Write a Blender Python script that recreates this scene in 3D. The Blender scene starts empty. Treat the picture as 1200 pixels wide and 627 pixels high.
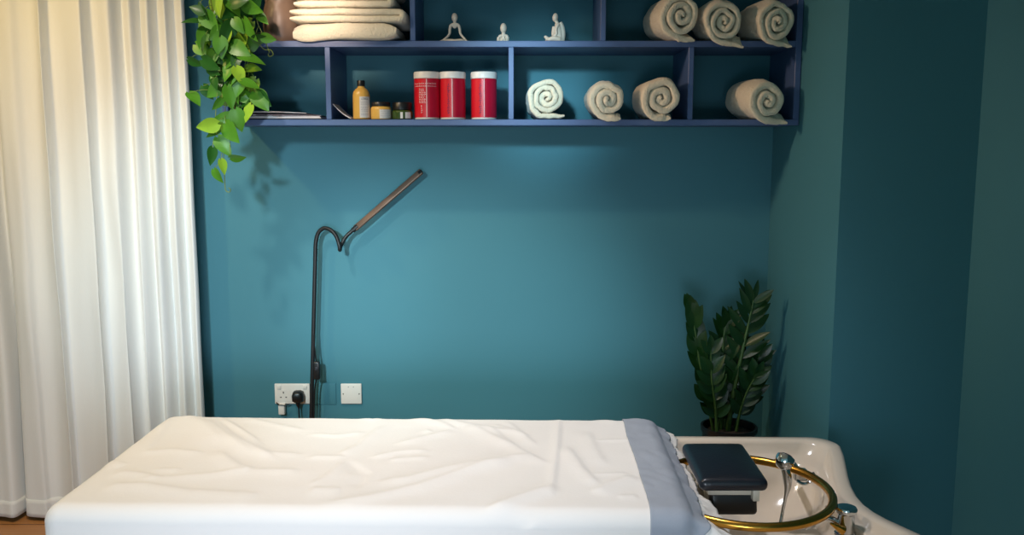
import bpy, bmesh, math, random
from mathutils import Vector, Matrix, noise

S = bpy.context.scene
COL = S.collection
PI = math.pi
R = math.radians

# ------------------------------------------------------------------ camera
CAM_Y, CAM_Z, PITCH, FPX = -3.67, 1.5, R(7.8), 1063.0
cam = bpy.data.objects.new('camera', bpy.data.cameras.new('camera'))
COL.objects.link(cam)
cam.location = (0, CAM_Y, CAM_Z)
cam.rotation_euler = (PI / 2 - PITCH, 0, 0)
cam.data.sensor_width = 36
cam.data.lens = 36 * FPX / 1200
S.camera = cam

# ------------------------------------------------------------------ world, exposure
w = bpy.data.worlds.new('world'); S.world = w
w.use_nodes = True
w.node_tree.nodes['Background'].inputs[0].default_value = (0.45, 0.92, 1.0, 1)
w.node_tree.nodes['Background'].inputs[1].default_value = 0.34
S.view_settings.view_transform = 'Standard'
S.view_settings.look = 'None'
S.view_settings.exposure = 0.0
S.view_settings.gamma = 1
S.view_settings.use_curve_mapping = False

# ------------------------------------------------------------------ lights
def look_at(o, target):
    d = Vector(target) - o.location
    o.rotation_euler = d.to_track_quat('-Z', 'Y').to_euler()

def spot(name, loc, target, power, col, size, blend, rad=0.04):
    l = bpy.data.lights.new(name, 'SPOT')
    l.energy = power; l.color = col; l.spot_size = R(size); l.spot_blend = blend
    l.shadow_soft_size = rad
    o = bpy.data.objects.new(name, l); COL.objects.link(o)
    o.location = loc; look_at(o, target)
    return o

def area(name, loc, target, power, col, sx, sy):
    l = bpy.data.lights.new(name, 'AREA')
    l.shape = 'RECTANGLE'; l.size = sx; l.size_y = sy; l.energy = power; l.color = col
    o = bpy.data.objects.new(name, l); COL.objects.link(o)
    o.location = loc; look_at(o, target)
    return o

WARM = (1.0, 0.74, 0.44)
WARM2 = (1.0, 0.80, 0.58)
# ceiling downlights, track spots behind the photographer, and added fill spots
spot('downlight_curtain', (-1.92, -1.20, 2.50), (-1.6, -0.35, 1.3), 42, (1.0, 0.68, 0.27), 140, 1.0)
spot('downlight_bed', (-1.20, -1.30, 2.56), (-1.1, -1.2, 0.0), 74, (1.0, 0.84, 0.68), 150, 1.0)
spot('track_spot_curtain', (-1.25, -3.6, 2.18), (-1.12, 0.0, 0.98), 268, (0.68, 0.90, 1.0), 28, 1.0, 0.10)
spot('track_spot_wall', (-1.25, -3.6, 2.18), (-0.2, 0.0, 0.76), 360, (0.77, 0.99, 1.0), 25, 1.0, 0.10)
spot('cubby_fill_spot', (-0.60, -3.6, 2.40), (0.12, 0.0, 1.66), 660, (0.54, 0.85, 1.0), 9, 1.0, 0.16)  # added unseen spot that brightens the back of one lower cubby
spot('towels_fill_spot', (-0.90, -3.2, 2.40), (-0.68, 0.0, 1.95), 680, (1.0, 0.76, 0.62), 8, 1.0, 0.10)  # extra unseen spot, added to lift the folded towel stack
spot('corner_fill_spot', (-1.90, -1.10, 2.30), (1.25, -0.5, 1.45), 100, (1.0, 0.66, 0.46), 34, 1.0, 0.08)  # fill spot added from the left for the return and right walls
spot('downlight_basin', (0.10, -1.25, 2.56), (0.12, -1.2, 0.6), 77, (0.98, 0.95, 1.0), 80, 1.0)
# cool fill panel added behind the photographer to brighten the bed front
wd = area('bed_front_fill', (-0.3, -3.9, 0.8), (-0.5, -1.6, 0.40), 9.2, (0.81, 0.87, 1.0), 1.2, 0.6)
wd.data.spread = R(70)

# ------------------------------------------------------------------ materials
def srgb(r, g, b):
    f = lambda c: (c / 255) / 12.92 if c / 255 <= 0.04045 else ((c / 255 + 0.055) / 1.055) ** 2.4
    return (f(r), f(g), f(b), 1)

def mat(name, col, rough=0.5, metal=0.0, bump=0.0, scale=50.0, var=0.0, vscale=3.0, sheen=0.0, coat=0.0,
        trans=0.0, stretch=None, spec=0.5):
    m = bpy.data.materials.new(name); m.use_nodes = True
    nt = m.node_tree; b = nt.nodes['Principled BSDF']
    b.inputs['Base Color'].default_value = col
    b.inputs['Roughness'].default_value = rough
    b.inputs['Metallic'].default_value = metal
    b.inputs['Specular IOR Level'].default_value = spec
    if sheen: b.inputs['Sheen Weight'].default_value = sheen
    if coat: b.inputs['Coat Weight'].default_value = coat
    if trans: b.inputs['Transmission Weight'].default_value = trans
    tc = nt.nodes.new('ShaderNodeTexCoord')
    mp = nt.nodes.new('ShaderNodeMapping'); nt.links.new(tc.outputs['Object'], mp.inputs[0])
    if stretch: mp.inputs['Scale'].default_value = stretch
    if var:
        n = nt.nodes.new('ShaderNodeTexNoise'); n.inputs['Scale'].default_value = vscale
        n.inputs['Detail'].default_value = 4
        nt.links.new(mp.outputs[0], n.inputs['Vector'])
        mx = nt.nodes.new('ShaderNodeMix'); mx.data_type = 'RGBA'
        mx.inputs[6].default_value = tuple(c * (1 - var) for c in col[:3]) + (1,)
        mx.inputs[7].default_value = tuple(min(1, c * (1 + var)) for c in col[:3]) + (1,)
        nt.links.new(n.outputs[0], mx.inputs[0]); nt.links.new(mx.outputs[2], b.inputs['Base Color'])
    if bump:
        n2 = nt.nodes.new('ShaderNodeTexNoise'); n2.inputs['Scale'].default_value = scale
        n2.inputs['Detail'].default_value = 3
        nt.links.new(mp.outputs[0], n2.inputs['Vector'])
        bp = nt.nodes.new('ShaderNodeBump'); bp.inputs['Strength'].default_value = bump
        bp.inputs['Distance'].default_value = 0.004
        nt.links.new(n2.outputs[0], bp.inputs['Height']); nt.links.new(bp.outputs[0], b.inputs['Normal'])
    return m

def wood_floor():
    m = bpy.data.materials.new('wood_floor'); m.use_nodes = True
    nt = m.node_tree; b = nt.nodes['Principled BSDF']; b.inputs['Roughness'].default_value = 0.45
    tc = nt.nodes.new('ShaderNodeTexCoord')
    br = nt.nodes.new('ShaderNodeTexBrick'); nt.links.new(tc.outputs['Object'], br.inputs['Vector'])
    br.inputs['Color1'].default_value = srgb(206, 150, 96); br.inputs['Color2'].default_value = srgb(184, 128, 76)
    br.inputs['Mortar'].default_value = srgb(80, 50, 30); br.inputs['Scale'].default_value = 1
    br.inputs['Mortar Size'].default_value = 0.003; br.inputs['Brick Width'].default_value = 0.9
    br.inputs['Row Height'].default_value = 0.12
    mp = nt.nodes.new('ShaderNodeMapping'); mp.inputs['Scale'].default_value = (2, 40, 1)
    nt.links.new(tc.outputs['Object'], mp.inputs[0])
    n = nt.nodes.new('ShaderNodeTexNoise'); n.inputs['Scale'].default_value = 2; n.inputs['Detail'].default_value = 5
    nt.links.new(mp.outputs[0], n.inputs['Vector'])
    mx = nt.nodes.new('ShaderNodeMix'); mx.data_type = 'RGBA'; mx.blend_type = 'MULTIPLY'
    mx.inputs[0].default_value = 0.35
    nt.links.new(br.outputs[0], mx.inputs[6]); nt.links.new(n.outputs[0], mx.inputs[7])
    nt.links.new(mx.outputs[2], b.inputs['Base Color'])
    return m

M = {}
M['wall'] = mat('teal_paint', srgb(69, 127, 141), 0.62, bump=0.06, scale=260, var=0.03, vscale=2, spec=0.3)
M['ceiling'] = mat('ceiling_paint', srgb(235, 233, 228), 0.8)
M['side'] = mat('pale_wall_paint', srgb(150, 170, 172), 0.7)
M['floor'] = wood_floor()
M['shelf'] = mat('blue_lacquer', srgb(74, 98, 144), 0.42, var=0.04, vscale=6)
M['curtain'] = mat('curtain_linen', srgb(229, 231, 229), 0.85, bump=0.15, scale=500, var=0.03, vscale=8, sheen=0.2, stretch=(1, 1, 0.12), spec=0.15)
M['sheet'] = mat('white_cotton', srgb(236, 234, 230), 0.8, bump=0.10, scale=90, var=0.01, sheen=0.15, spec=0.2)
M['cover'] = mat('grey_nonwoven', srgb(158, 166, 178), 0.75, bump=0.12, scale=140, var=0.08, vscale=14, spec=0.2)
M['towel'] = mat('cream_terry', srgb(226, 216, 192), 0.95, bump=1.0, scale=150, var=0.05, vscale=22, sheen=0.4, spec=0.1)
M['tan'] = mat('tan_ceramic', srgb(132, 110, 94), 0.4, var=0.1, vscale=12)
M['soil'] = mat('soil', srgb(50, 38, 28), 0.95, bump=1, scale=90)
M['leaf'] = mat('pothos_leaf', srgb(72, 128, 32), 0.38, var=0.3, vscale=16, spec=0.4)
M['leaf_light'] = mat('young_pothos_leaf', srgb(138, 178, 52), 0.36, var=0.25, vscale=20, spec=0.4)
M['leaf_dark'] = mat('old_pothos_leaf', srgb(34, 84, 26), 0.36, var=0.35, vscale=20, spec=0.4)
M['vine'] = mat('vine_stem', srgb(110, 130, 60), 0.6)
M['zz'] = mat('dark_leaf', srgb(22, 58, 20), 0.36, var=0.4, vscale=14)
M['zzstem'] = mat('dark_stem', srgb(66, 96, 44), 0.45)
M['black'] = mat('black_plastic', srgb(20, 21, 23), 0.35)
M['blackmatte'] = mat('black_metal', srgb(24, 25, 27), 0.45)
M['lampbar'] = mat('bronze_metal', srgb(120, 96, 82), 0.42, metal=0.35)
M['leather'] = mat('black_vinyl', srgb(20, 25, 34), 0.33, bump=0.15, scale=160, coat=0.15)
M['white'] = mat('white_plastic', srgb(232, 228, 222), 0.35)
M['cream'] = mat('cream_plastic', srgb(206, 200, 184), 0.4)
M['ceramic'] = mat('glazed_ceramic', srgb(226, 214, 198), 0.14, coat=0.5)
M['figure'] = mat('matte_porcelain', srgb(236, 222, 204), 0.5)
M['gold'] = mat('brushed_gold', srgb(196, 146, 62), 0.26, metal=1.0)
M['chrome'] = mat('chrome', srgb(205, 208, 210), 0.08, metal=1.0)
M['red'] = mat('red_tub', srgb(216, 26, 40), 0.3, coat=0.3)
M['rednd'] = mat('crimson_label', srgb(186, 16, 50), 0.3, coat=0.3)
M['pale'] = mat('pale_print', srgb(236, 196, 198), 0.5)
M['purple'] = mat('purple_print', srgb(112, 30, 78), 0.5)
M['yellow'] = mat('amber_plastic', srgb(226, 176, 84), 0.3, coat=0.2)
M['label'] = mat('paper_label', srgb(222, 218, 212), 0.55)
M['ink'] = mat('dark_print', srgb(52, 50, 60), 0.6)
M['greyink'] = mat('grey_print', srgb(150, 148, 150), 0.6)
M['green'] = mat('green_glass', srgb(58, 78, 26), 0.12, coat=0.6)
M['paper'] = mat('white_paper', srgb(226, 218, 220), 0.6)
M['magenta'] = mat('plum_cover', srgb(96, 44, 84), 0.4)
M['darkgrey'] = mat('dark_grey', srgb(40, 42, 50), 0.5)
M['bedbase'] = mat('bed_base_vinyl', srgb(200, 196, 188), 0.5)
M['slot'] = mat('screw_grey', srgb(120, 118, 116), 0.4, metal=0.6)

# ------------------------------------------------------------------ helpers
def at(px, py, y):
    """a point of the place at depth y seen in the 1200x627 frame at px, py"""
    dx, dz = (px - 600) / FPX, -(py - 313.5) / FPX
    c, s = math.cos(PITCH), math.sin(PITCH)
    d = Vector((dx, c + dz * s, -s + dz * c))
    t = (y - CAM_Y) / d.y
    return Vector((0, CAM_Y, CAM_Z)) + d * t

def tag(o, label=None, cat=None, group=None, kind=None):
    if label: o['label'] = label
    if cat: o['category'] = cat
    if group: o['group'] = group
    if kind: o['kind'] = kind
    return o

def thing(name, label, cat, loc=(0, 0, 0), rotz=0, group=None):
    o = bpy.data.objects.new(name, None); COL.objects.link(o)
    o.empty_display_size = 0.05
    o.location = loc; o.rotation_euler = (0, 0, rotz)
    return tag(o, label, cat, group)

def obj(name, bm, m, parent=None, smooth=True, loc=None):
    me = bpy.data.meshes.new(name)
    bmesh.ops.recalc_face_normals(bm, faces=bm.faces[:])
    bm.to_mesh(me); bm.free()
    for mm in (m if isinstance(m, (list, tuple)) else [m]): me.materials.append(mm)
    if smooth:
        for p in me.polygons: p.use_smooth = True
        try: me.set_sharp_from_angle(angle=R(40))
        except Exception: pass
    o = bpy.data.objects.new(name, me); COL.objects.link(o)
    if parent: o.parent = parent
    if loc is not None: o.location = loc
    return o

def add_box(bm, lo, hi, bevel=0.0, seg=2, mi=0, rot=None):
    lo, hi = Vector(lo), Vector(hi)
    t = bmesh.new()
    bmesh.ops.create_cube(t, size=1)
    c, d = (lo + hi) / 2, hi - lo
    for v in t.verts: v.co = Vector((v.co.x * d.x, v.co.y * d.y, v.co.z * d.z))
    if bevel:
        bmesh.ops.bevel(t, geom=t.edges[:], offset=bevel, segments=seg, profile=0.5, affect='EDGES')
    for v in t.verts:
        v.co = (rot @ v.co if rot else v.co) + c
    merge(bm, t, mi)

def merge(bm, t, mi=0):
    vm = {}
    for v in t.verts: vm[v] = bm.verts.new(v.co)
    for f in t.faces:
        try:
            nf = bm.faces.new([vm[v] for v in f.verts]); nf.material_index = mi
        except ValueError: pass
    t.free()

def grid_faces(bm, rows, close_u=False, close_v=False, mi=0):
    """rows: list of lists of BMVert"""
    n = len(rows)
    for i in range(n if close_v else n - 1):
        a, b = rows[i], rows[(i + 1) % n]; m_ = len(a)
        for j in range(m_ if close_u else m_ - 1):
            k = (j + 1) % m_
            f = bm.faces.new((a[j], a[k], b[k], b[j])); f.material_index = mi

def add_tube(bm, pts, rad, seg=10, caps=True, closed=False, mi=0, flat=1.0):
    pts = [Vector(p) for p in pts]; n = len(pts)
    if not isinstance(rad, (list, tuple)): rad = [rad] * n
    tang = []
    for i in range(n):
        a = pts[(i - 1) % n] if (closed or i > 0) else pts[i]
        b = pts[(i + 1) % n] if (closed or i < n - 1) else pts[i]
        tang.append((b - a).normalized())
    up = Vector((0, 0, 1)) if abs(tang[0].z) < 0.9 else Vector((0, 1, 0))
    u = tang[0].cross(up).normalized()
    rows = []
    for i in range(n):
        u = (u - tang[i] * u.dot(tang[i])).normalized()
        v = tang[i].cross(u)
        rows.append([bm.verts.new(pts[i] + (u * math.cos(2 * PI * k / seg) + v * math.sin(2 * PI * k / seg) * flat) * rad[i]) for k in range(seg)])
    grid_faces(bm, rows, close_u=True, close_v=closed, mi=mi)
    if caps and not closed:
        for r_ in (rows[0], rows[-1]):
            f = bm.faces.new(r_); f.material_index = mi

def smooth_path(pts, n=8):
    pts = [Vector(p) for p in pts]; out = []
    for i in range(len(pts) - 1):
        p0 = pts[max(i - 1, 0)]; p1 = pts[i]; p2 = pts[i + 1]; p3 = pts[min(i + 2, len(pts) - 1)]
        for k in range(n):
            t = k / n
            out.append(0.5 * ((2 * p1) + (p2 - p0) * t + (2 * p0 - 5 * p1 + 4 * p2 - p3) * t * t + (3 * p1 - p0 - 3 * p2 + p3) * t ** 3))
    out.append(pts[-1])
    return out

def add_lathe(bm, prof, seg=32, c=(0, 0, 0), mi=0, cap0=True, cap1=True):
    rows = []
    for r_, z in prof:
        rows.append([bm.verts.new((c[0] + r_ * math.cos(2 * PI * k / seg), c[1] + r_ * math.sin(2 * PI * k / seg), c[2] + z)) for k in range(seg)])
    grid_faces(bm, rows, close_u=True, mi=mi)
    if cap0: bm.faces.new(rows[0]).material_index = mi
    if cap1: bm.faces.new(rows[-1]).material_index = mi

def add_ellipsoid(bm, c, rx, ry, rz, rot=None, seg=16, mi=0):
    t = bmesh.new(); bmesh.ops.create_uvsphere(t, u_segments=seg, v_segments=seg // 2 + 2, radius=1)
    for v in t.verts:
        p = Vector((v.co.x * rx, v.co.y * ry, v.co.z * rz))
        v.co = (rot @ p if rot else p) + Vector(c)
    merge(bm, t, mi)

def text_mesh(body, size):
    cu = bpy.data.curves.new('t', 'FONT'); cu.body = body; cu.size = size; cu.align_x = 'CENTER'
    o = bpy.data.objects.new('t', cu); COL.objects.link(o)
    dg = bpy.context.evaluated_depsgraph_get()
    me = bpy.data.meshes.new_from_object(o.evaluated_get(dg))
    bpy.data.objects.remove(o); bpy.data.curves.remove(cu)
    t = bmesh.new(); t.from_mesh(me); bpy.data.meshes.remove(me)
    bmesh.ops.triangulate(t, faces=t.faces[:])
    return t

def cyl_patch(bm, r, a0, a1, z0, z1, n=8, mi=0):
    """patch on a cylinder; angle 0 faces the camera (-y), positive to the right"""
    rows = []
    for z in (z0, z1):
        rows.append([bm.verts.new((r * math.sin(a0 + (a1 - a0) * k / n), -r * math.cos(a0 + (a1 - a0) * k / n), z)) for k in range(n + 1)])
    grid_faces(bm, rows, mi=mi)

def sm(a, b, x):
    t = max(0.0, min(1.0, (x - a) / (b - a))); return t * t * (3 - 2 * t)

def nz(x, y, z=0.0): return noise.noise(Vector((x, y, z)))

# ------------------------------------------------------------------ setting
XR, XW, YC = 1.045, 1.475, -0.775      # return wall, right wall, front face of the pier
HC = 2.6
def struct(name, lo, hi, m, bevel=0.0):
    bm = bmesh.new(); add_box(bm, lo, hi, bevel)
    return tag(obj(name, bm, m, smooth=False), kind='structure')
struct('floor', (-2.7, -4.6, -0.05), (1.6, 0.1, 0), M['floor'])
struct('ceiling', (-2.7, -4.6, HC), (1.6, 0.1, HC + 0.05), M['ceiling'])
struct('wall_back', (-2.7, 0, 0), (XR, 0.1, HC), M['wall'])
struct('wall_pier', (XR, YC, 0), (1.6, 0.1, HC), M['wall'])
struct('wall_right', (XW, -4.6, 0), (1.6, YC, HC), M['wall'])
struct('wall_left', (-2.7, -3.0, 0), (-2.6, 0, HC), M['side'])

# ------------------------------------------------------------------ curtain
def curtain():
    root = thing('curtain', 'long off-white pleated linen curtain hanging at the left of the teal wall', 'curtain', (-1.706, -0.16, 0))
    # fold profile: x (world, at the top right scale), depth (positive = towards the room)
    prof = [(-2.38, 0.0), (-2.30, 0.03), (-2.2, 0.05), (-2.1, 0.03), (-2.03, 0.045), (-1.985, 0.055), (-1.972, -0.035), (-1.955, -0.03), (-1.935, 0.03),
            (-1.90, 0.045), (-1.86, 0.045), (-1.835, 0.02), (-1.80, 0.015), (-1.765, 0.045), (-1.742, 0.07), (-1.732, 0.02), (-1.70, 0.018), (-1.65, 0.04), (-1.60, 0.062), (-1.588, 0.05),
            (-1.578, 0.010), (-1.56, 0.008), (-1.52, 0.03), (-1.496, 0.036), (-1.486, 0.028), (-1.472, -0.006), (-1.462, -0.010), (-1.442, 0.006), (-1.428, 0.018), (-1.420, 0.010),
            (-1.407, -0.022), (-1.398, -0.026), (-1.380, -0.008), (-1.367, 0.004), (-1.359, -0.004), (-1.346, -0.034), (-1.337, -0.037), (-1.320, -0.020), (-1.306, -0.008), (-1.298, -0.015),
            (-1.286, -0.044), (-1.278, -0.048), (-1.260, -0.032), (-1.245, -0.018), (-1.238, -0.024), (-1.236, -0.034)]
    path = smooth_path([(x, -d, 0) for x, d in prof], 7)
    bot, top = 0.022, 2.58
    def pt(p, k, z):
        f = (z - bot) / (top - bot)
        x, y = p.x, p.y
        sway = 0.010 * math.sin(k * 0.21 + z * 1.1) * (1 - f) + 0.008 * nz(x * 9, z * 1.3)
        amp = (0.80 if x < -1.5 else 0.95) + 0.30 * (1 - f) + 0.2 * nz(x * 6, z * 0.8, 4)
        xx = x + sway * sm(-1.25, -1.45, x)
        return Vector((xx + 1.7, y * amp + 0.012 * nz(x * 12, z * 2.2, 9), z))
    def sheetmesh(z0, z1, nzs, off):
        bm = bmesh.new(); rows = []
        for i in range(nzs + 1):
            z = z0 + (z1 - z0) * i / nzs
            rows.append([bm.verts.new(pt(p, k, z + (0.015 * nz(p.x * 3, 0, 7) if z < 0.05 else 0)) + Vector((0, -off, 0))) for k, p in enumerate(path)])
        grid_faces(bm, rows); return bm
    b = obj('drape', sheetmesh(bot, top, 60, 0), M['curtain'], root)
    md = b.modifiers.new('s', 'SOLIDIFY'); md.thickness = 0.0025
    h = obj('hem', sheetmesh(bot, 0.088, 4, 0.002), M['curtain'], root)
    md = h.modifiers.new('s', 'SOLIDIFY'); md.thickness = 0.004
    rb = bmesh.new(); add_tube(rb, [(-0.75, 0, 2.585), (0.47, 0, 2.585)], 0.012, 12)
    obj('rail', rb, M['white'], root)
curtain()

# ------------------------------------------------------------------ wall shelf
SX0, SX1, SYF = -1.052, 1.043, -0.33
ZB, ZM, ZT, TH = 1.564, 1.843, 2.13, 0.022
def shelf():
    root = thing('wall_shelf', 'long blue two-row cubby shelf mounted on the teal wall', 'shelf', (0, 0, ZB))
    def board(name, lo, hi):
        bm = bmesh.new()
        add_box(bm, (lo[0], lo[1], lo[2] - ZB), (hi[0], hi[1], hi[2] - ZB), 0.0015, 1)
        return obj(name, bm, M['shelf'], root, smooth=False)
    board('bottom_board', (SX0, SYF, ZB), (SX1, -0.002, ZB + TH))
    board('middle_board', (SX0 + TH, SYF, ZM), (SX1 - TH, -0.002, ZM + TH))
    board('top_board', (SX0, SYF, ZT), (SX1, -0.002, ZT + TH))
    for x0 in (SX0, SX1 - TH):
        board('side_panel', (x0, SYF, ZB + TH), (x0 + TH, -0.002, ZT))
    for px in (384.5, 599, 809.5):
        x = at(px, 100, SYF).x
        board('divider', (x - 0.0095, SYF + 0.001, ZB + TH), (x + 0.0095, -0.002, ZM))
    for px in (483.5, 707):
        x = at(px, 25, SYF).x
        board('divider', (x - 0.0095, SYF + 0.001, ZM + TH), (x + 0.0095, -0.002, ZT))
shelf()
Z1, Z2 = ZB + TH, ZM + TH     # top faces the things stand on

# ------------------------------------------------------------------ rolled towels
def roll_bm(r, turns, length, tail, droop, squash, seed, over=0.05, sag=0.0):
    """axis along y, front end at y=0, rests on z=0"""
    rnd = random.Random(seed)
    pitch = (r - 0.002) / (turns + 0.45)
    th = pitch * 0.93
    pts = []
    N = int(turns * 40)
    a_end = -PI / 2
    for i in range(N + 1):
        t = i / N
        a = a_end - (1 - t) * turns * 2 * PI
        rr = 0.001 + (r - th / 2 - 0.001) * t ** 0.94
        wob = 1 + 0.13 * nz(math.cos(a) * 1.2 + seed, math.sin(a) * 1.2, t * 2.2) + 0.08 * (1 - t) * nz(a * 0.9, seed * 3.1) + 0.05 * nz(math.cos(a) * 2.8 + 3 * seed, math.sin(a) * 2.8, t * 5)
        pts.append(Vector((rr * math.cos(a) * wob, rr * math.sin(a) * wob * squash)))
    # unrolled tail
    last = pts[-1]
    nt_ = 14
    for i in range(1, nt_ + 1):
        pts.append(Vector((last.x + tail * i / nt_, last.y + 0.0012 * math.sin(i * 0.7 + seed))))
    n = len(pts)
    tailstart = n - nt_
    zmin = min(p.y for p in pts) - th / 2
    st = [0, 0.0025, 0.007, 0.014, 0.025, 0.04, 0.06, 0.09, 0.13, 0.17, 0.21, length - 0.012, length - 0.004, length]
    st = sorted(set(s_ for s_ in st if s_ <= length))
    bm = bmesh.new(); rings = []
    for s_ in st:
        e = min(s_, length - s_)
        k = 1.0 if e > 0.012 else 0.45 + 0.55 * math.sqrt(max(0, 1 - (1 - e / 0.012) ** 2))
        L, Rr = [], []
        for i, p in enumerate(pts):
            a = pts[max(i - 1, 0)]; b = pts[min(i + 1, n - 1)]
            d = (b - a).normalized(); nn = Vector((d.y, -d.x))
            tt = th * 0.5 * k
            if i > n - 4: tt *= 0.55 + 0.15 * (n - 1 - i)
            if i < 3: tt *= 0.5 + 0.17 * i
            tt *= 1 - 0.30 * sm(tailstart, n - 1, i)
            f = i / n
            yoff = 0.010 * nz(f * 7 + seed, seed * 2.0, 1) + 0.012 * (f - 0.5) * (1 if seed % 2 else -0.4)
            dz = -sag * (1 - sm(0, max(over, 0.001), s_)) * (1.25 - 0.5 * sm(zmin, -zmin, p.y))
            if droop:
                wgt = sm(-0.25 * r, r + tail, p.x) * sm(tailstart - 26, n - 4, i)
                dz += -droop * wgt * (1 - sm(over * 0.35, over * 0.95, s_))
            j = 0.0022 if i < tailstart else 0.0006
            for sgn, lst in ((1, L), (-1, Rr)):
                q = p + nn * tt * sgn
                nxo = j * nz(q.x * 42, q.y * 42, s_ * 24 + seed) + 0.0012 * nz(q.x * 120, q.y * 120, s_ * 60)
                lst.append(bm.verts.new((q.x + nxo, s_ + yoff * (1 - sm(0.02, 0.10, e) if s_ < 0.1 else 0), q.y - zmin + dz + nxo)))
        rings.append((L, Rr))
    for i in range(len(rings) - 1):
        for s_ in (0, 1):
            grid_faces(bm, [rings[i][s_], rings[i + 1][s_]])
        for e_ in (0, -1):
            bm.faces.new((rings[i][0][e_], rings[i][1][e_], rings[i + 1][1][e_], rings[i + 1][0][e_]))
    for e_ in (0, -1):
        grid_faces(bm, [rings[e_][0], rings[e_][1]])
    return bm

def rolled(px, py, zbase, yf, r, turns, tail, droop, yaw, squash, seed, label, over, length=0.24, sag=0.0):
    bm = roll_bm(r, turns, length, tail, droop, squash, seed, over, sag)
    p = at(px, py, yf)
    o = obj('rolled_towel', bm, M['towel'], loc=(p.x, yf, zbase))
    o.rotation_euler = (0, 0, yaw)
    for v in o.data.vertices: v.co.z = max(v.co.z, 0.0005) if v.co.y > over - 0.004 else v.co.z
    tag(o, label, 'towel', 'rolled towels on the shelf')
    return o

rolled(799, 25, Z2 + 0.001, SYF - 0.066, 0.081, 2.7, 0.050, 0.012, R(7), 1.07, 1, 'largest rolled cream towel on the upper row, left of the two others', 0.062, sag=0.010)
rolled(849, 25, Z2 + 0.001, SYF - 0.078, 0.0755, 2.9, 0.070, 0.026, R(1), 1.02, 2, 'rolled cream towel with drooping flap, middle of the upper row trio', 0.074, sag=0.022)
rolled(912, 25, Z2 + 0.001, SYF - 0.076, 0.0755, 2.8, 0.056, 0.024, R(6), 1.03, 3, 'rolled cream towel at the right end of the upper row', 0.072, sag=0.022)
rolled(641, 115, Z1 + 0.001, SYF + 0.012, 0.077, 3.0, 0.064, 0, R(1), 0.99, 4, 'rolled towel beside the divider, leftmost of three in the bright blue cubby', 0.0, 0.25)
rolled(713, 115, Z1 + 0.001, SYF - 0.040, 0.075, 2.4, 0.046, 0.004, R(0), 0.95, 5, 'smallest rolled towel, middle of three in the bright blue cubby', 0.036, sag=0.010)
rolled(776, 115, Z1 + 0.001, SYF - 0.044, 0.081, 2.4, 0.032, 0.004, R(1), 1.0, 6, 'rolled towel touching the right divider of the bright blue cubby', 0.04, sag=0.010)
rolled(901, 120, Z1 + 0.001, SYF - 0.076, 0.077, 2.2, 0.076, 0.012, R(8), 0.98, 7, 'lone rolled towel in the dark lower right corner cubby', 0.072, sag=0.018)

# ------------------------------------------------------------------ folded towels
def folded(z0, h, x0, x1, layers, seed, label, fold_right=True, yfront=SYF - 0.012, sag=0.0):
    """a towel folded over itself: layers of even thickness joined at one side"""
    t = h / layers
    root = None
    path = []
    W = x1 - x0
    # serpentine centreline in x-z
    for l in range(layers):
        zc = t * (l + 0.5)
        xs = [x0 + t * 0.5 + (W - t) * k / 24 for k in range(25)]
        if (l % 2) == (0 if fold_right else 1): seq = xs
        else: seq = xs[::-1]
        path += [Vector((x + 0.004 * nz(l, seed, 3), zc)) for x in seq]
        if l < layers - 1:
            cx = seq[-1]; sg = 1 if seq[-1] > seq[0] else -1
            for k in range(1, 6):
                a = -PI / 2 + PI * k / 6
                path.append(Vector((cx + sg * math.cos(a) * t * 0.5, zc + t / 2 + math.sin(a) * t / 2)))
    n = len(path)
    st = [0, 0.003, 0.008, 0.015, 0.03, 0.06, 0.1, 0.15, 0.2, 0.25, 0.285, 0.295, 0.30]
    bm = bmesh.new(); rings = []
    for s_ in st:
        e = min(s_, 0.30 - s_)
        k = 1.0 if e > 0.015 else 0.35 + 0.65 * math.sqrt(max(0, 1 - (1 - e / 0.015) ** 2))
        A, B = [], []
        for i, p in enumerate(path):
            a = path[max(i - 1, 0)]; b = path[min(i + 1, n - 1)]
            d = (b - a).normalized(); nn = Vector((d.y, -d.x))
            tt = t * 0.485 * k
            if i < 3: tt *= (0.45, 0.75, 0.92)[i]
            if i > n - 4: tt *= (0.45, 0.75, 0.92)[n - 1 - i]
            f = (p.x - x0) / W
            dz = 0.0035 * nz(p.x * 9 + seed, s_ * 8, seed) * (0.3 + p.y / h) - sag * (1 - sm(0.0, 0.55, f)) * (1 - sm(0.008, 0.03, s_))
            yo = 0.006 * nz(p.x * 6, p.y * 50, seed + 5)
            for sg, lst in ((1, A), (-1, B)):
                q = p + nn * tt * sg
                jx = 0.0012 * nz(q.x * 70, s_ * 60, q.y * 70)
                lst.append(bm.verts.new((q.x + jx, yfront + s_ + yo, z0 + q.y + dz + jx)))
        rings.append((A, B))
    for i in range(len(rings) - 1):
        for s_ in (0, 1): grid_faces(bm, [rings[i][s_], rings[i + 1][s_]])
        for e_ in (0, -1):
            bm.faces.new((rings[i][0][e_], rings[i][1][e_], rings[i + 1][1][e_], rings[i + 1][0][e_]))
    for e_ in (0, -1): grid_faces(bm, [rings[e_][0], rings[e_][1]])
    o = obj('folded_towel', bm, M['towel'])
    for v in o.data.vertices:
        if v.co.y > SYF - 0.002: v.co.z = max(v.co.z, Z2 + 0.0006)
    # recentre on its own base
    c = Vector(((x0 + x1) / 2, yfront + 0.15, z0))
    for v in o.data.vertices: v.co -= c
    o.location = c
    tag(o, label, 'towel', 'folded towels in a stack')
def tx(px): return at(px, 30, SYF - 0.03).x
yft = SYF - 0.035
folded(Z2 + 0.002, 0.058, tx(333), tx(474), 1, 11, 'thick folded cream towel at the bottom of the stack by the plant', True, yft, 0.014)
folded(Z2 + 0.062, 0.048, tx(336), tx(472), 2, 12, 'folded cream towel in two layers directly on the bottom towel', True, yft + 0.002)
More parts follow.
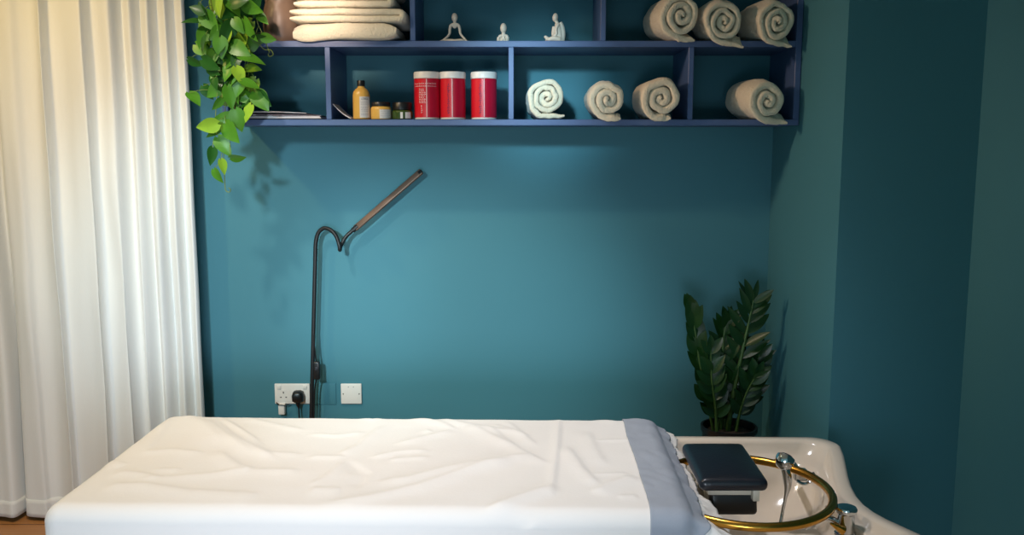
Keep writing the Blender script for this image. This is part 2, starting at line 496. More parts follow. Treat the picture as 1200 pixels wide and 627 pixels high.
folded(Z2 + 0.113, 0.049, tx(341), tx(458), 2, 13, 'folded cream towel near the top of the stack, shorter than those below', True, yft + 0.004)
folded(Z2 + 0.163, 0.045, tx(343), tx(462), 2, 14, 'topmost folded cream towel of the stack, cut by the photo edge', True, yft + 0.006)

# ------------------------------------------------------------------ tubs
def curve_marks(bm, r, a0, z0, kind, seed):
    rnd = random.Random(seed)
    if kind == 'vertical':                 # small unreadable column of letters
        z = z0
        while z > 0.022:
            hgt = rnd.uniform(0.003, 0.006)
            wd = rnd.uniform(0.05, 0.11)
            o_ = rnd.uniform(-0.03, 0.03)
            cyl_patch(bm, r, a0 + o_ - wd, a0 + o_ - wd * 0.2, z - hgt, z, 2)
            if rnd.random() < 0.7: cyl_patch(bm, r, a0 + o_ + wd * 0.2, a0 + o_ + wd, z - hgt * 0.5, z, 2)
            z -= hgt + rnd.uniform(0.0015, 0.003)
    else:                                  # rows of unreadable script
        a = a0
        while a < kind:
            d = rnd.uniform(0.05, 0.14); hh = rnd.uniform(0.002, 0.006)
            cyl_patch(bm, r, a, a + d, z0 - 0.001, z0 + 0.0012, 2)
            cyl_patch(bm, r, a + d * 0.3, a + d * 0.45, z0 - 0.001, z0 + hh, 1)
            a += d + rnd.uniform(0.02, 0.06)

def tub(px, y, label, rot, script):
    x = at(px, 110, y).x
    root = thing('red_tub', label, 'tub', (x, y, Z1 + 0.001), rot, 'red tubs with white lids')
    r, h = 0.0475, 0.172
    bm = bmesh.new(); add_lathe(bm, [(0.0455, 0.006), (r, 0.007), (r, 0.146), (0.0455, 0.147)], 40); obj('body', bm, M['red'], root)
    bm = bmesh.new(); add_lathe(bm, [(0.044, 0), (0.0465, 0.001), (0.0465, 0.007), (0.0445, 0.0075)], 40); obj('base_ring', bm, M['white'], root)
    bm = bmesh.new(); add_lathe(bm, [(0.0455, 0.1475), (0.0485, 0.148), (0.0487, h - 0.004), (0.0465, h), (0.042, h + 0.0004)], 40); obj('lid', bm, M['white'], root)
    bm = bmesh.new(); cyl_patch(bm, r + 0.0004, 0.08, 1.35, 0.0085, 0.145, 14); obj('label_panel', bm, M['rednd'], root)
    bm = bmesh.new(); cyl_patch(bm, r + 0.0008, 0.02, 0.085, 0.0085, 0.146, 2); obj('seam_stripe', bm, M['pale'], root)
    bm = bmesh.new()
    if script:
        for z, a1 in ((0.128, 0.75), (0.119, 0.80)): curve_marks(bm, r + 0.0011, -1.0, z, a1, int(z * 1000))
        for k in range(9): curve_marks(bm, r + 0.0011, -0.55, 0.108 - 0.006 * k, -0.12, k)
        curve_marks(bm, r + 0.0011, -0.32, 0.05, 'vertical', 5)
        obj('lettering', bm, M['pale'], root)
    else:
        curve_marks(bm, r + 0.0011, -0.22, 0.128, 'vertical', int(px))
        obj('lettering', bm, M['purple'] , root)
tub(500.5, -0.262, 'red tub with lines of pale script, next to the green jar', 0.0, True)
tub(530.5, -0.262, 'red tub in the middle, touching the tub covered in pale script', -0.03, False)
tub(567, -0.258, 'red tub standing apart on the right, nearest the divider', 0.0, False)

# ------------------------------------------------------------------ bottle and jars
def put_text(bm, body, size, r, ac, z, sx=1.0):
    t = text_mesh(body, size)
    for v in t.verts:
        a = ac + v.co.x * sx / r
        v.co = Vector((r * math.sin(a), -r * math.cos(a), z + v.co.y))
    merge(bm, t)

def text_lines(bm, r, a0, a1, zs, seed, h=0.0011):
    rnd = random.Random(seed)
    for z in zs:
        a = a0
        while a < a1:
            d = rnd.uniform(0.06, 0.2); cyl_patch(bm, r, a, min(a + d, a1), z, z + h, 2); a += d + 0.04

def bottle():
    y = -0.275
    root = thing('shampoo_bottle', 'amber yellow bottle with a black cap and white label', 'bottle', (at(423.5, 120, y).x, y, Z1 + 0.001))
    r = 0.031
    bm = bmesh.new()
    add_lathe(bm, [(0.027, 0), (r - 0.001, 0.002), (r, 0.006), (r, 0.088), (0.0285, 0.1), (0.022, 0.109), (0.014, 0.115), (0.0125, 0.118), (0.0125, 0.122)], 36)
    obj('body', bm, M['yellow'], root)
    bm = bmesh.new(); add_lathe(bm, [(0.0135, 0.1205), (0.0145, 0.121), (0.0135, 0.139), (0.0125, 0.141), (0.006, 0.1415)], 28); obj('cap', bm, M['black'], root)
    bm = bmesh.new(); cyl_patch(bm, r + 0.0004, -0.05, 1.45, 0.006, 0.082, 14); lb = obj('label', bm, M['label'], root)
    bm = bmesh.new(); put_text(bm, "L'OR\u00c9AL", 0.0105, r + 0.0009, 0.62, 0.0705, 0.72); obj('print', bm, M['ink'], lb)
    bm = bmesh.new(); text_lines(bm, r + 0.0009, 0.08, 1.1, [0.062, 0.057, 0.052, 0.044, 0.039, 0.034, 0.029, 0.02, 0.015], 3); obj('print', bm, M['greyink'], lb)
bottle()

def jar(name, label, px, y, r, h, body, lid_h, seed, a0, a1, text):
    root = thing(name, label, 'jar', (at(px, 130, y).x, y, Z1 + 0.001))
    bm = bmesh.new()
    add_lathe(bm, [(r * 0.9, 0), (r - 0.001, 0.001), (r, 0.004), (r, h * 0.78), (r * 0.96, h * 0.92), (r * 0.86, h)], 36); obj('body', bm, M[body], root)
    bm = bmesh.new()
    add_lathe(bm, [(r * 0.88, h + 0.0004), (r * 0.93, h + 0.001), (r * 0.93, h + lid_h - 0.002), (r * 0.89, h + lid_h), (r * 0.5, h + lid_h + 0.0003)], 36); obj('lid', bm, M['black'], root)
    for k, (p, q) in enumerate(zip(a0, a1)):
        bm = bmesh.new(); cyl_patch(bm, r + 0.0004, p, q, 0.003, h * 0.76, 10); lb = obj('label', bm, M['label'], root)
        if text:
            bm = bmesh.new(); text_lines(bm, r + 0.0008, p + 0.1, q - 0.1, [h * 0.7 - 0.005 * i for i in range(6)], seed + k, 0.0009); obj('print', bm, M['greyink'], lb)
jar('cream_jar', 'squat amber jar with a black lid between bottle and green jar', 446.5, -0.275, 0.0375, 0.047, 'yellow', 0.016, 2, [0.0], [1.3], True)
jar('cream_jar', 'dark green jar with a black lid beside the red tubs', 471.5, -0.270, 0.0385, 0.034, 'green', 0.028, 8, [-0.08, 0.38], [0.16, 1.0], False)

# ------------------------------------------------------------------ magazines and card
def magazines():
    specs = [('magazine', 'white magazine lying at the bottom of the pile on the lower left shelf', 0.0, 0.011, 'paper', 283, 381, 0.0, 21),
             ('magazine', 'plum covered magazine in the middle of the pile on the lower left shelf', 0.0125, 0.006, 'magenta', 281, 380, 1.5, 22),
             ('magazine', 'pale magazine with sagging pages on top of the pile on the lower left shelf', 0.020, 0.007, 'paper', 278, 364, 1.0, 23)]
    for nm, lb, z, h, cv, p0, p1, rot, sd in specs:
        x0, x1 = at(p0, 133, -0.25).x, at(p1, 133, -0.25).x
        cx = (x0 + x1) / 2
        root = thing(nm, lb, 'magazine', (cx, -0.195, Z1 + 0.001 + z), R(rot), 'magazines on the lower shelf')
        hw = (x1 - x0) / 2
        nlay = 3
        for l in range(nlay):
            bm = bmesh.new()
            rows_t, rows_b = [], []
            z0, z1 = h * l / nlay, h * (l + 1) / nlay - 0.0003
            for j in range(2):
                yy = (-0.118 + 0.002 * l, 0.125)[j]
                rt, rb = [], []
                for k in range(25):
                    f = k / 24
                    lift = 0.004 * math.sin(PI * f) * (l + 1) / nlay * (1 if sd == 23 else 0.0)
                    wedge = 1.0 - 0.55 * f if sd != 21 else 1
                    rt.append(bm.verts.new((-hw + 2 * hw * f - 0.004 * l, yy, z1 * wedge + lift)))
                    rb.append(bm.verts.new((-hw + 2 * hw * f - 0.004 * l, yy, z0 * wedge + lift)))
                rows_t.append(rt); rows_b.append(rb)
            grid_faces(bm, rows_t); grid_faces(bm, rows_b)
            for j in (0, 1): grid_faces(bm, [rows_t[j], rows_b[j]])
            for e in (0, -1): bm.faces.new((rows_t[0][e], rows_t[1][e], rows_b[1][e], rows_b[0][e]))
            obj('cover' if l in (0, nlay - 1) else 'pages', bm, M[cv] if l == nlay - 1 else (M['darkgrey'] if l == 0 else M['paper']), root, smooth=False)
magazines()
bm = bmesh.new()
a, b = at(388.5, 122, -0.30), at(411, 139, -0.30)
a.x += 0.004
rotm = Matrix.Rotation(math.atan2(a.z - Z1 - 0.004, b.x - a.x), 3, 'Y')
pth = [Vector((a.x + (b.x - a.x) * k / 10, -0.30, a.z + (Z1 + 0.003 - a.z) * k / 10 - 0.006 * math.sin(PI * k / 10))) for k in range(11)]
rows = []
for o_ in (0.0016, -0.0016):
    for yy in ((0, 0.12) if o_ > 0 else (0.12, 0)):
        rows.append([bm.verts.new(p + Vector((0, yy, o_ + 0.001))) for p in pth])
grid_faces(bm, rows, close_v=True)
for e in (0, -1): bm.faces.new([r_[e] for r_ in rows])
tag(obj('card', bm, M['paper']), 'thin bent white card leaning on the divider beside the amber bottle', 'card')

# ------------------------------------------------------------------ figurines
def figurine(px, y, label, parts, voxel=0.0012):
    p = at(px, 47, y)
    bm = bmesh.new()
    for q in parts:
        if q[0] == 'e': add_ellipsoid(bm, q[1], *q[2], rot=(Matrix.Rotation(R(q[3]), 3, 'Y') if len(q) > 3 else None))
        else: add_tube(bm, smooth_path(q[1], 6), [q[2][0] + (q[2][1] - q[2][0]) * k / (6 * (len(q[1]) - 1)) for k in range(6 * (len(q[1]) - 1) + 1)], 12)
    o = obj('figurine', bm, M['figure'], loc=(p.x, y, Z2 + 0.0005))
    md = o.modifiers.new('r', 'REMESH'); md.mode = 'VOXEL'; md.voxel_size = voxel; md.use_smooth_shade = True
    md = o.modifiers.new('s', 'SMOOTH'); md.iterations = 4; md.factor = 0.5
    tag(o, label, 'figurine', 'white meditation figurines')
    return o
u = 0.00047
def q(x, z, y=0.0, cx=219): return ((x - cx) * u, y, (319 - z) * u)
figurine(533, -0.24, 'white figurine in lotus pose with open arms, left of the three', [
    ('e', q(219, 122), (0.0115, 0.0125, 0.0165)), ('t', [q(219, 150), q(219, 178, 0.002)], (0.0055, 0.006)),
    ('t', [q(186, 186), q(200, 176), q(219, 176), q(240, 176), q(252, 186)], (0.0055, 0.0055)),
    ('t', [q(205, 182), q(219, 196), q(233, 182)], (0.005, 0.005)),
    ('t', [q(186, 184), q(180, 215), q(178, 248, -0.006), q(150, 284, -0.016), q(112, 309, -0.022)], (0.0056, 0.0036)),
    ('t', [q(252, 184), q(259, 215), q(265, 248, -0.006), q(290, 280, -0.016), q(316, 309, -0.022)], (0.0056, 0.0036)),
    ('e', q(104, 312, -0.024), (0.0075, 0.005, 0.0035)), ('e', q(322, 312, -0.024), (0.0065, 0.005, 0.0035)),
    ('t', [q(120, 309, -0.008), q(165, 303, -0.026), q(230, 308, -0.032), q(262, 312, -0.026)], (0.0068, 0.005)),
    ('t', [q(316, 309, -0.008), q(270, 303, -0.026), q(210, 308, -0.028), q(172, 312, -0.022)], (0.0068, 0.005)),
    ('e', q(219, 306, 0.0), (0.036, 0.018, 0.0062))])
figurine(590, -0.24, 'smallest white figurine with hands pressed together, between the other two', [
    ('e', q(604, 203, 0, 604), (0.0122, 0.013, 0.0185)), ('t', [q(604, 235, 0, 604), q(604, 262, 0.002, 604)], (0.0065, 0.008)),
    ('t', [q(570, 272, 0, 604), q(585, 262, 0, 604), q(623, 262, 0, 604), q(636, 272, 0, 604)], (0.006, 0.006)),
    ('e', q(604, 292, 0.004, 604), (0.015, 0.009, 0.013)),
    ('t', [q(567, 272, 0, 604), q(563, 295, -0.002, 604), q(564, 316, -0.006, 604)], (0.006, 0.0055)),
    ('t', [q(637, 272, 0, 604), q(635, 295, -0.002, 604), q(632, 316, -0.006, 604)], (0.006, 0.0055)),
    ('t', [q(585, 314, -0.010, 604), q(596, 292, -0.014, 604), q(601, 266, -0.014, 604)], (0.0055, 0.003)),
    ('t', [q(622, 314, -0.010, 604), q(611, 292, -0.014, 604), q(607, 266, -0.014, 604)], (0.0055, 0.003)),
    ('e', q(604, 314, 0, 604), (0.018, 0.012, 0.0028))])
figurine(649, -0.24, 'white figurine seated sideways in a draped robe, right of the three', [
    ('e', q(995, 122, 0, 985), (0.0105, 0.011, 0.0160), 8), ('t', [q(1002, 145, 0, 985), q(1012, 172, 0, 985)], (0.0058, 0.0075)),
    ('t', [q(1012, 168, 0, 985), q(1020, 210, 0, 985), q(1026, 262, 0, 985), q(1026, 306, 0, 985)], (0.0105, 0.0165)),
    ('t', [q(1034, 160, 0, 985), q(1052, 200, 0, 985), q(1057, 260, 0, 985), q(1048, 306, 0, 985)], (0.0075, 0.0095)),
    ('t', [q(1016, 176, -0.012, 985), q(1000, 215, -0.016, 985), q(1002, 250, -0.016, 985), q(968, 278, -0.012, 985)], (0.0065, 0.004)),
    ('t', [q(990, 190, 0.004, 985), q(982, 230, 0.004, 985), q(980, 262, -0.004, 985)], (0.008, 0.0065)),
    ('t', [q(1030, 296, -0.012, 985), q(980, 286, -0.016, 985), q(935, 296, -0.012, 985)], (0.0115, 0.0065)),
    ('t', [q(1030, 300, 0.010, 985), q(975, 300, 0.014, 985), q(920, 304, 0.006, 985)], (0.0105, 0.006)),
    ('e', q(920, 272, -0.006, 985), (0.0060, 0.005, 0.0058)), ('e', q(932, 284, -0.008, 985), (0.0075, 0.006, 0.0075)),
    ('e', q(912, 311, -0.004, 985), (0.0072, 0.006, 0.0035)), ('e', q(985, 309, 0, 985), (0.028, 0.018, 0.0045))])

# ------------------------------------------------------------------ trailing pothos
def leaf_bm(bm, c, L, W, heading, tilt, roll, curl, mi=0, heart=True):
    """heart-shaped blade: base at c, tip along heading in the x-z plane, tilted towards the room"""
    d = Vector((math.cos(heading), -math.sin(tilt) * 0.5, math.sin(heading))).normalized()
    nrm = Vector((0, -1, 0)); nrm = (nrm - d * nrm.dot(d)).normalized()
    nrm = Matrix.Rotation(roll, 3, d) @ nrm
    s = d.cross(nrm).normalized()
    n = 9; rows = []
    for i in range(n + 1):
        t = i / n
        if heart: wv = W * (math.sin(PI * min(1, t ** 0.62 * 1.0)) ** 0.85) * (1 - 0.12 * t)
        else: wv = W * (math.sin(PI * t ** 0.85) ** 0.8)
        if i == n: wv = 0.0006
        if i == 0: wv = W * 0.22 if heart else 0.0015
        row = []
        for k in range(-3, 4):
            f = k / 3
            back = (-0.14 * L * (abs(f) ** 1.5) * (1 - t) ** 3) if heart else 0
            p = Vector(c) + d * (t * L + back) + s * (f * wv) + nrm * (curl * L * (-(t ** 2)) + 0.16 * wv * abs(f) ** 1.4)
            row.append(bm.verts.new(p))
        rows.append(row)
    grid_faces(bm, rows, mi=mi)

def pothos():
    rnd = random.Random(4)
    base = Vector((at(330, 30, -0.2).x, -0.2, Z2 + 0.0005))
    root = thing('trailing_pothos', 'bright green trailing pothos in a tan pot on the upper left shelf', 'plant', base)
    bm = bmesh.new()
    add_lathe(bm, [(0.045, 0), (0.054, 0.003), (0.066, 0.05), (0.068, 0.09), (0.062, 0.13), (0.056, 0.15), (0.058, 0.16), (0.052, 0.16), (0.050, 0.145), (0.045, 0.14)], 36, cap1=False)
    obj('pot', bm, M['tan'], root)
    bm = bmesh.new(); add_lathe(bm, [(0.049, 0.138), (0.048, 0.143), (0.02, 0.147)], 24); obj('soil', bm, M['soil'], root)
    fol = bmesh.new(); vin = bmesh.new()
    L = [(224,24,17,180),(231,11,15,150),(239,14,18,-60),(247,26,22,-50),(243,35,14,-70),(238,51,16,-115),(244,53,14,-80),(257,7,22,-100),(265,17,22,-70),
         (286,13,19,0),(297,10,22,-20),(282,2,18,10),(253,41,17,-120),(265,48,18,-110),(274,36,15,-80),(280,31,16,-60),(293,37,24,-60),(286,50,18,-80),
         (307,46,17,-10),(315,45,14,-20),(259,57,20,-90),(270,61,22,-60),(296,68,24,-10),(250,68,16,-100),(273,77,22,-60),(299,81,20,-12),(251,86,14,-120),
         (264,91,22,-150),(282,89,18,-60),(253,99,12,-95),(268,104,22,-90),(294,99,18,-15),(280,103,18,-100),(291,115,20,-30),(270,115,22,-70),
         (255,123,14,-130),(273,118,20,-40),(292,114,16,-40),(261,140,22,-170),(242,148,22,185),(252,155,18,-120),(279,142,22,-80),(290,133,18,-110),
         (273,157,24,-60),(264,172,22,-50),(249,184,18,-100),(281,185,18,0),(262,196,15,-75),(255,207,15,-60)]
    for i in range(82):
        yy = rnd.uniform(-6, 125); xx = rnd.gauss(276 - yy * 0.03, 15)
        L.append((xx, yy, rnd.uniform(14, 23), rnd.uniform(-140, -20)))
    ends = []
    for i, (px, py, sz, hd) in enumerate(L):
        y = SYF - 0.03 - rnd.uniform(0.0, 0.075) - (0.02 if i < 49 else 0)
        ln = sz * 0.0031 * 1.18
        c = at(px, py, y)
        h = R(hd) + rnd.uniform(-0.15, 0.15)
        dirv = Vector((math.cos(h), 0, math.sin(h)))
        b0 = c - dirv * ln * 0.5
        leaf_bm(fol, b0 - base, ln, ln * rnd.uniform(0.30, 0.40), h, rnd.uniform(-0.2, 1.1), rnd.uniform(-1.0, 1.0), rnd.uniform(0.03, 0.28), mi=rnd.choice((0, 0, 1, 2, 2)) if i >= 49 else (1 if i in (7, 8, 13, 17, 24, 25, 27, 28, 36, 39, 42, 47) else rnd.choice((0, 0, 2))))
        ends.append((b0, py, y))
    # main vines: out of the pot, over the shelf edge, and down
    mains = []
    for (xs, yend) in (((262, 262, 264, 262, 264), 222), ((276, 278, 272, 270), 165), ((250, 246, 243), 62), ((288, 291, 293), 125), ((268, 255, 252), 160), ((300, 308, 316), 62)):
        p = [base + Vector((-0.02, -0.01, 0.14)), base + Vector((-0.05, -0.10, 0.185)), at(xs[0], -14, SYF - 0.045)]
        for k, x in enumerate(xs): p.append(at(x, -2 + (yend + 2) * (k + 1) / len(xs), SYF - 0.05 - 0.006 * (k % 2)))
        sp = smooth_path(p, 8); mains.append(sp)
        add_tube(vin, [v - base for v in sp], 0.0016, 6)
    # the curled tip
    tip = mains[0][-1]
    add_tube(vin, [v - base for v in smooth_path([tip, tip + Vector((0.006, 0, -0.008)), tip + Vector((0.016, -0.002, -0.009)), tip + Vector((0.02, -0.002, 0.0)), tip + Vector((0.012, 0, 0.006))], 6)], 0.0016, 6)
    cq = at(310, 58, SYF - 0.06)
    add_tube(vin, [v - base for v in smooth_path([cq + Vector((-0.02, 0, 0.02)), cq, cq + Vector((0.022, 0, -0.002)), cq + Vector((0.03, 0, -0.018)), cq + Vector((0.016, 0, -0.024)), cq + Vector((0.012, 0, -0.014))], 6)], 0.0014, 6)
    for b0, py, y in ends:
        best = min((v for sp in mains for v in sp), key=lambda v: (v - b0 - Vector((0, 0, 0.03))).length)
        if (best - b0).length < 0.17:
            mid = (best + b0) / 2 + Vector((0, -0.006, 0.006))
            add_tube(vin, [v - base for v in smooth_path([best, mid, b0], 5)], 0.0010, 5)
    obj('foliage', fol, [M['leaf'], M['leaf_light'], M['leaf_dark']], root)
    obj('vines', vin, M['vine'], root)
pothos()

# ------------------------------------------------------------------ floor lamp
def floor_lamp():
    yl = -0.055
    b = at(365, 482, yl)
    t = at(369.5, 300, yl)
    sl = (t - b) / (t.z - b.z)
    foot = b - sl * (b.z - 0.02)
    root = thing('floor_lamp', 'slim black gooseneck floor lamp standing between bed and wall', 'lamp', (foot.x, yl, 0))
    o = Vector((foot.x, yl, 0))
    bm = bmesh.new(); add_lathe(bm, [(0.11, 0), (0.115, 0.004), (0.113, 0.016), (0.10, 0.02), (0.014, 0.023)], 40, c=(0, -0.078, 0)); obj('base', bm, M['blackmatte'], root)
    bm = bmesh.new(); add_tube(bm, [foot - o, t - o], 0.0085, 14); obj('pole', bm, M['blackmatte'], root)
    bm = bmesh.new()
    g = [t, at(370, 285, yl), at(373, 273, yl), at(380, 267.5, yl - 0.004), at(388, 270, yl - 0.014), at(394, 277, yl - 0.024), at(397.5, 287, yl - 0.034),
         at(398.3, 293, yl - 0.03), at(399.5, 288, yl - 0.012), at(405, 278, yl), at(411, 272, yl + 0.005), at(417, 267, yl + 0.005)]
    pts = smooth_path(g, 8); n = len(pts)
    add_tube(bm, [p - o for p in pts], [0.0085 - 0.001 * k / (n - 1) for k in range(n)], 12); obj('gooseneck', bm, M['blackmatte'], root)
    p0, p1 = at(416, 268, yl + 0.005), at(494, 200.5, yl + 0.005)
    d = (p1 - p0); ln = d.length; ang = math.atan2(d.z, d.x)
    rt = Matrix.Rotation(-ang, 3, 'Y') @ Matrix.Rotation(R(-28), 3, 'X')
    bm = bmesh.new(); add_box(bm, (-ln / 2, -0.006, -0.0125), (ln / 2, 0.006, 0.0125), 0.004, 3)
    for v in bm.verts: v.co = rt @ v.co + (p0 + p1) / 2 - o
    hd = obj('light_bar', bm, M['lampbar'], root)
    bm = bmesh.new(); add_box(bm, (-ln / 2 + 0.012, -0.0072, -0.009), (ln / 2 - 0.012, -0.0058, 0.009), 0.0004, 1)
    rt2 = Matrix.Rotation(-ang, 3, 'Y') @ Matrix.Rotation(R(152), 3, 'X')
    for v in bm.verts: v.co = rt2 @ v.co + (p0 + p1) / 2 - o
    obj('diffuser', bm, M['cream'], hd)
    bm = bmesh.new(); add_tube(bm, [p0 - o - d.normalized() * 0.012, p0 - o + d.normalized() * 0.016], 0.0105, 12); obj('joint', bm, M['blackmatte'], root)
    bm = bmesh.new(); add_tube(bm, [p1 - o - d.normalized() * 0.014, p1 - o + d.normalized() * 0.002], [0.0135, 0.0128], 12, flat=0.62); obj('end_cap', bm, M['blackmatte'], root)
    # cable with inline switch
    c = smooth_path([at(368, 392, yl - 0.011), at(368.5, 405, yl - 0.013), at(370.5, 424, yl - 0.014)], 6)
    c2 = smooth_path([at(371, 444, yl - 0.014), at(369, 456, yl - 0.014), at(368, 482, yl - 0.013), (o.x + 0.02, yl - 0.015, 0.1), (o.x + 0.05, yl - 0.02, 0.028)], 8)
    bm = bmesh.new(); add_tube(bm, [p - o for p in c], 0.003, 8); add_tube(bm, [p - o for p in c2], 0.003, 8); cb = obj('cable', bm, M['black'], root)
    bm = bmesh.new(); s0 = at(371.3, 434, yl - 0.014) - o
    add_box(bm, s0 - Vector((0.0135, 0.010, 0.037)), s0 + Vector((0.0135, 0.010, 0.037)), 0.005, 3); sw = obj('inline_switch', bm, M['black'], root)
    bm = bmesh.new(); add_box(bm, s0 + Vector((-0.005, -0.0125, 0.002)), s0 + Vector((0.006, -0.0095, 0.016)), 0.001, 2); obj('rocker', bm, M['darkgrey'], sw)
floor_lamp()

# ------------------------------------------------------------------ sockets
def plate_bm(w_, h_, t_=0.009, bev=0.003):
    bm = bmesh.new(); add_box(bm, (-w_ / 2, -t_, -h_ / 2), (w_ / 2, -0.0003, h_ / 2), bev, 3); return bm
def double_socket():
    p = at(343, 461, 0)
    root = thing('double_socket', 'white double wall socket with a black plug in it', 'socket', (p.x, 0, p.z))
    obj('plate', plate_bm(0.146, 0.086), M['white'], root)
    for sx in (-0.036, 0.036):
        bm = bmesh.new(); add_box(bm, (sx - 0.030, -0.0102, -0.03), (sx + 0.030, -0.0088, 0.018), 0.0006, 1); obj('outlet', bm, M['white'], root)
        bm = bmesh.new(); add_box(bm, (sx - 0.008 + (0.018 if sx > 0 else -0.018), -0.0125, 0.021), (sx + 0.008 + (0.018 if sx > 0 else -0.018), -0.0088, 0.037), 0.001, 2); obj('rocker', bm, M['white'], root)
    # holes of the free outlet
    bm = bmesh.new()
    for dx, dz, hw, hh in ((0, 0.006, 0.002, 0.004), (-0.011, -0.014, 0.0033, 0.002), (0.011, -0.014, 0.0033, 0.002)):
        add_box(bm, (-0.036 + dx - hw, -0.0106, dz - hh), (-0.036 + dx + hw, -0.0098, dz + hh))
    obj('pin_holes', bm, M['darkgrey'], root, smooth=False)
double_socket()
def plug():
    p = at(349, 465, -0.03)
    root = thing('lamp_plug', 'black three-pin plug pushed into the white double socket', 'plug', (p.x, -0.0125, p.z))
    bm = bmesh.new()
    prof = [(-0.024, -0.020), (-0.0255, 0.004), (-0.020, 0.020), (-0.010, 0.025), (0.010, 0.025), (0.020, 0.020), (0.0255, 0.004), (0.024, -0.020), (0.012, -0.025), (-0.012, -0.025)]
    rows = []
    for yy, k in ((0, 0.96), (-0.004, 1.0), (-0.022, 0.97), (-0.034, 0.80), (-0.037, 0.66)):
        rows.append([bm.verts.new((x * k, yy, z * k)) for x, z in prof])
    grid_faces(bm, rows, close_u=True); bm.faces.new(rows[0]); bm.faces.new(rows[-1])
    obj('body', bm, M['black'], root)
    bm = bmesh.new(); add_tube(bm, [(0, -0.018, -0.020), (0.001, -0.02, -0.034), (0.003, -0.02, -0.046)], [0.0105, 0.008, 0.004], 12)
    obj('strain_relief', bm, M['black'], root)
    bm = bmesh.new(); add_tube(bm, smooth_path([(0.003, -0.02, -0.044), (0.004, -0.022, -0.08), (0.01, -0.03, -0.2), (0.02, -0.04, -0.40), (0.03, -0.06, -0.46)], 8), 0.003, 8)
    obj('cable', bm, M['black'], root)
plug()
def adapter():
    p = at(330.5, 476, -0.016)
    root = thing('usb_adapter', 'small white adapter with a dark lead below the double socket', 'adapter', (p.x, -0.0015, p.z))
    bm = bmesh.new(); add_box(bm, (-0.013, -0.028, -0.034), (0.013, 0, 0.010), 0.004, 3); obj('body', bm, M['white'], root)
    bm = bmesh.new(); add_tube(bm, smooth_path([(-0.022, -0.020, 0.018), (-0.012, -0.028, 0.010), (0.0, -0.030, 0.009), (0.018, -0.028, 0.007), (0.032, -0.022, 0.010)], 6), 0.0022, 7); obj('lead', bm, M['black'], root)
adapter()
p = at(412, 461, 0)
root = thing('blank_plate', 'white single square wall plate right of the lamp pole', 'wall plate', (p.x, 0, p.z))
obj('plate', plate_bm(0.086, 0.086), M['white'], root)
for sx in (-0.033, 0.033):
    bm = bmesh.new(); add_tube(bm, [(sx, -0.0086, 0), (sx, -0.0096, 0)], 0.0028, 12); obj('screw', bm, M['slot'], root)
bm = bmesh.new()
for sx in (-0.011, 0.010): add_box(bm, (sx - 0.002, -0.0095, 0.028), (sx + 0.002, -0.0087, 0.031))
obj('marks', bm, M['greyink'], root, smooth=False)
p = at(381, 461.5, 0)
o = obj('blank_plate', plate_bm(0.092, 0.09, 0.0035, 0.0015), M['wall'], loc=(p.x, 0, p.z))
tag(o, 'teal painted-over square wall plate behind the lamp switch', 'wall plate')

# ------------------------------------------------------------------ shampoo bed
BC = Vector((-0.3, -1.24, 0)); BROT = R(-1.5)
MX0, MX1, MYB, MYF, MZ = -1.115, 0.445, -0.885, -1.645, 0.642   # mattress
rz_ = Matrix.Rotation(BROT, 3, 'Z')
def bl(v): return Vector(v) - BC            # bed-local
root_bed = thing('shampoo_bed', 'white head spa shampoo bed with a glazed ceramic basin at the right', 'bed', BC, BROT)
bm = bmesh.new(); add_box(bm, bl((MX0 + 0.10, MYF + 0.10, 0.0)), bl((MX1 - 0.02, MYB - 0.10, 0.48)), 0.02, 3); obj('base', bm, M['bedbase'], root_bed)
bm = bmesh.new(); add_box(bm, bl((MX0 + 0.004, MYF + 0.004, 0.482)), bl((MX1 - 0.004, MYB - 0.004, MZ - 0.004)), 0.045, 4); obj('mattress', bm, M['bedbase'], root_bed)

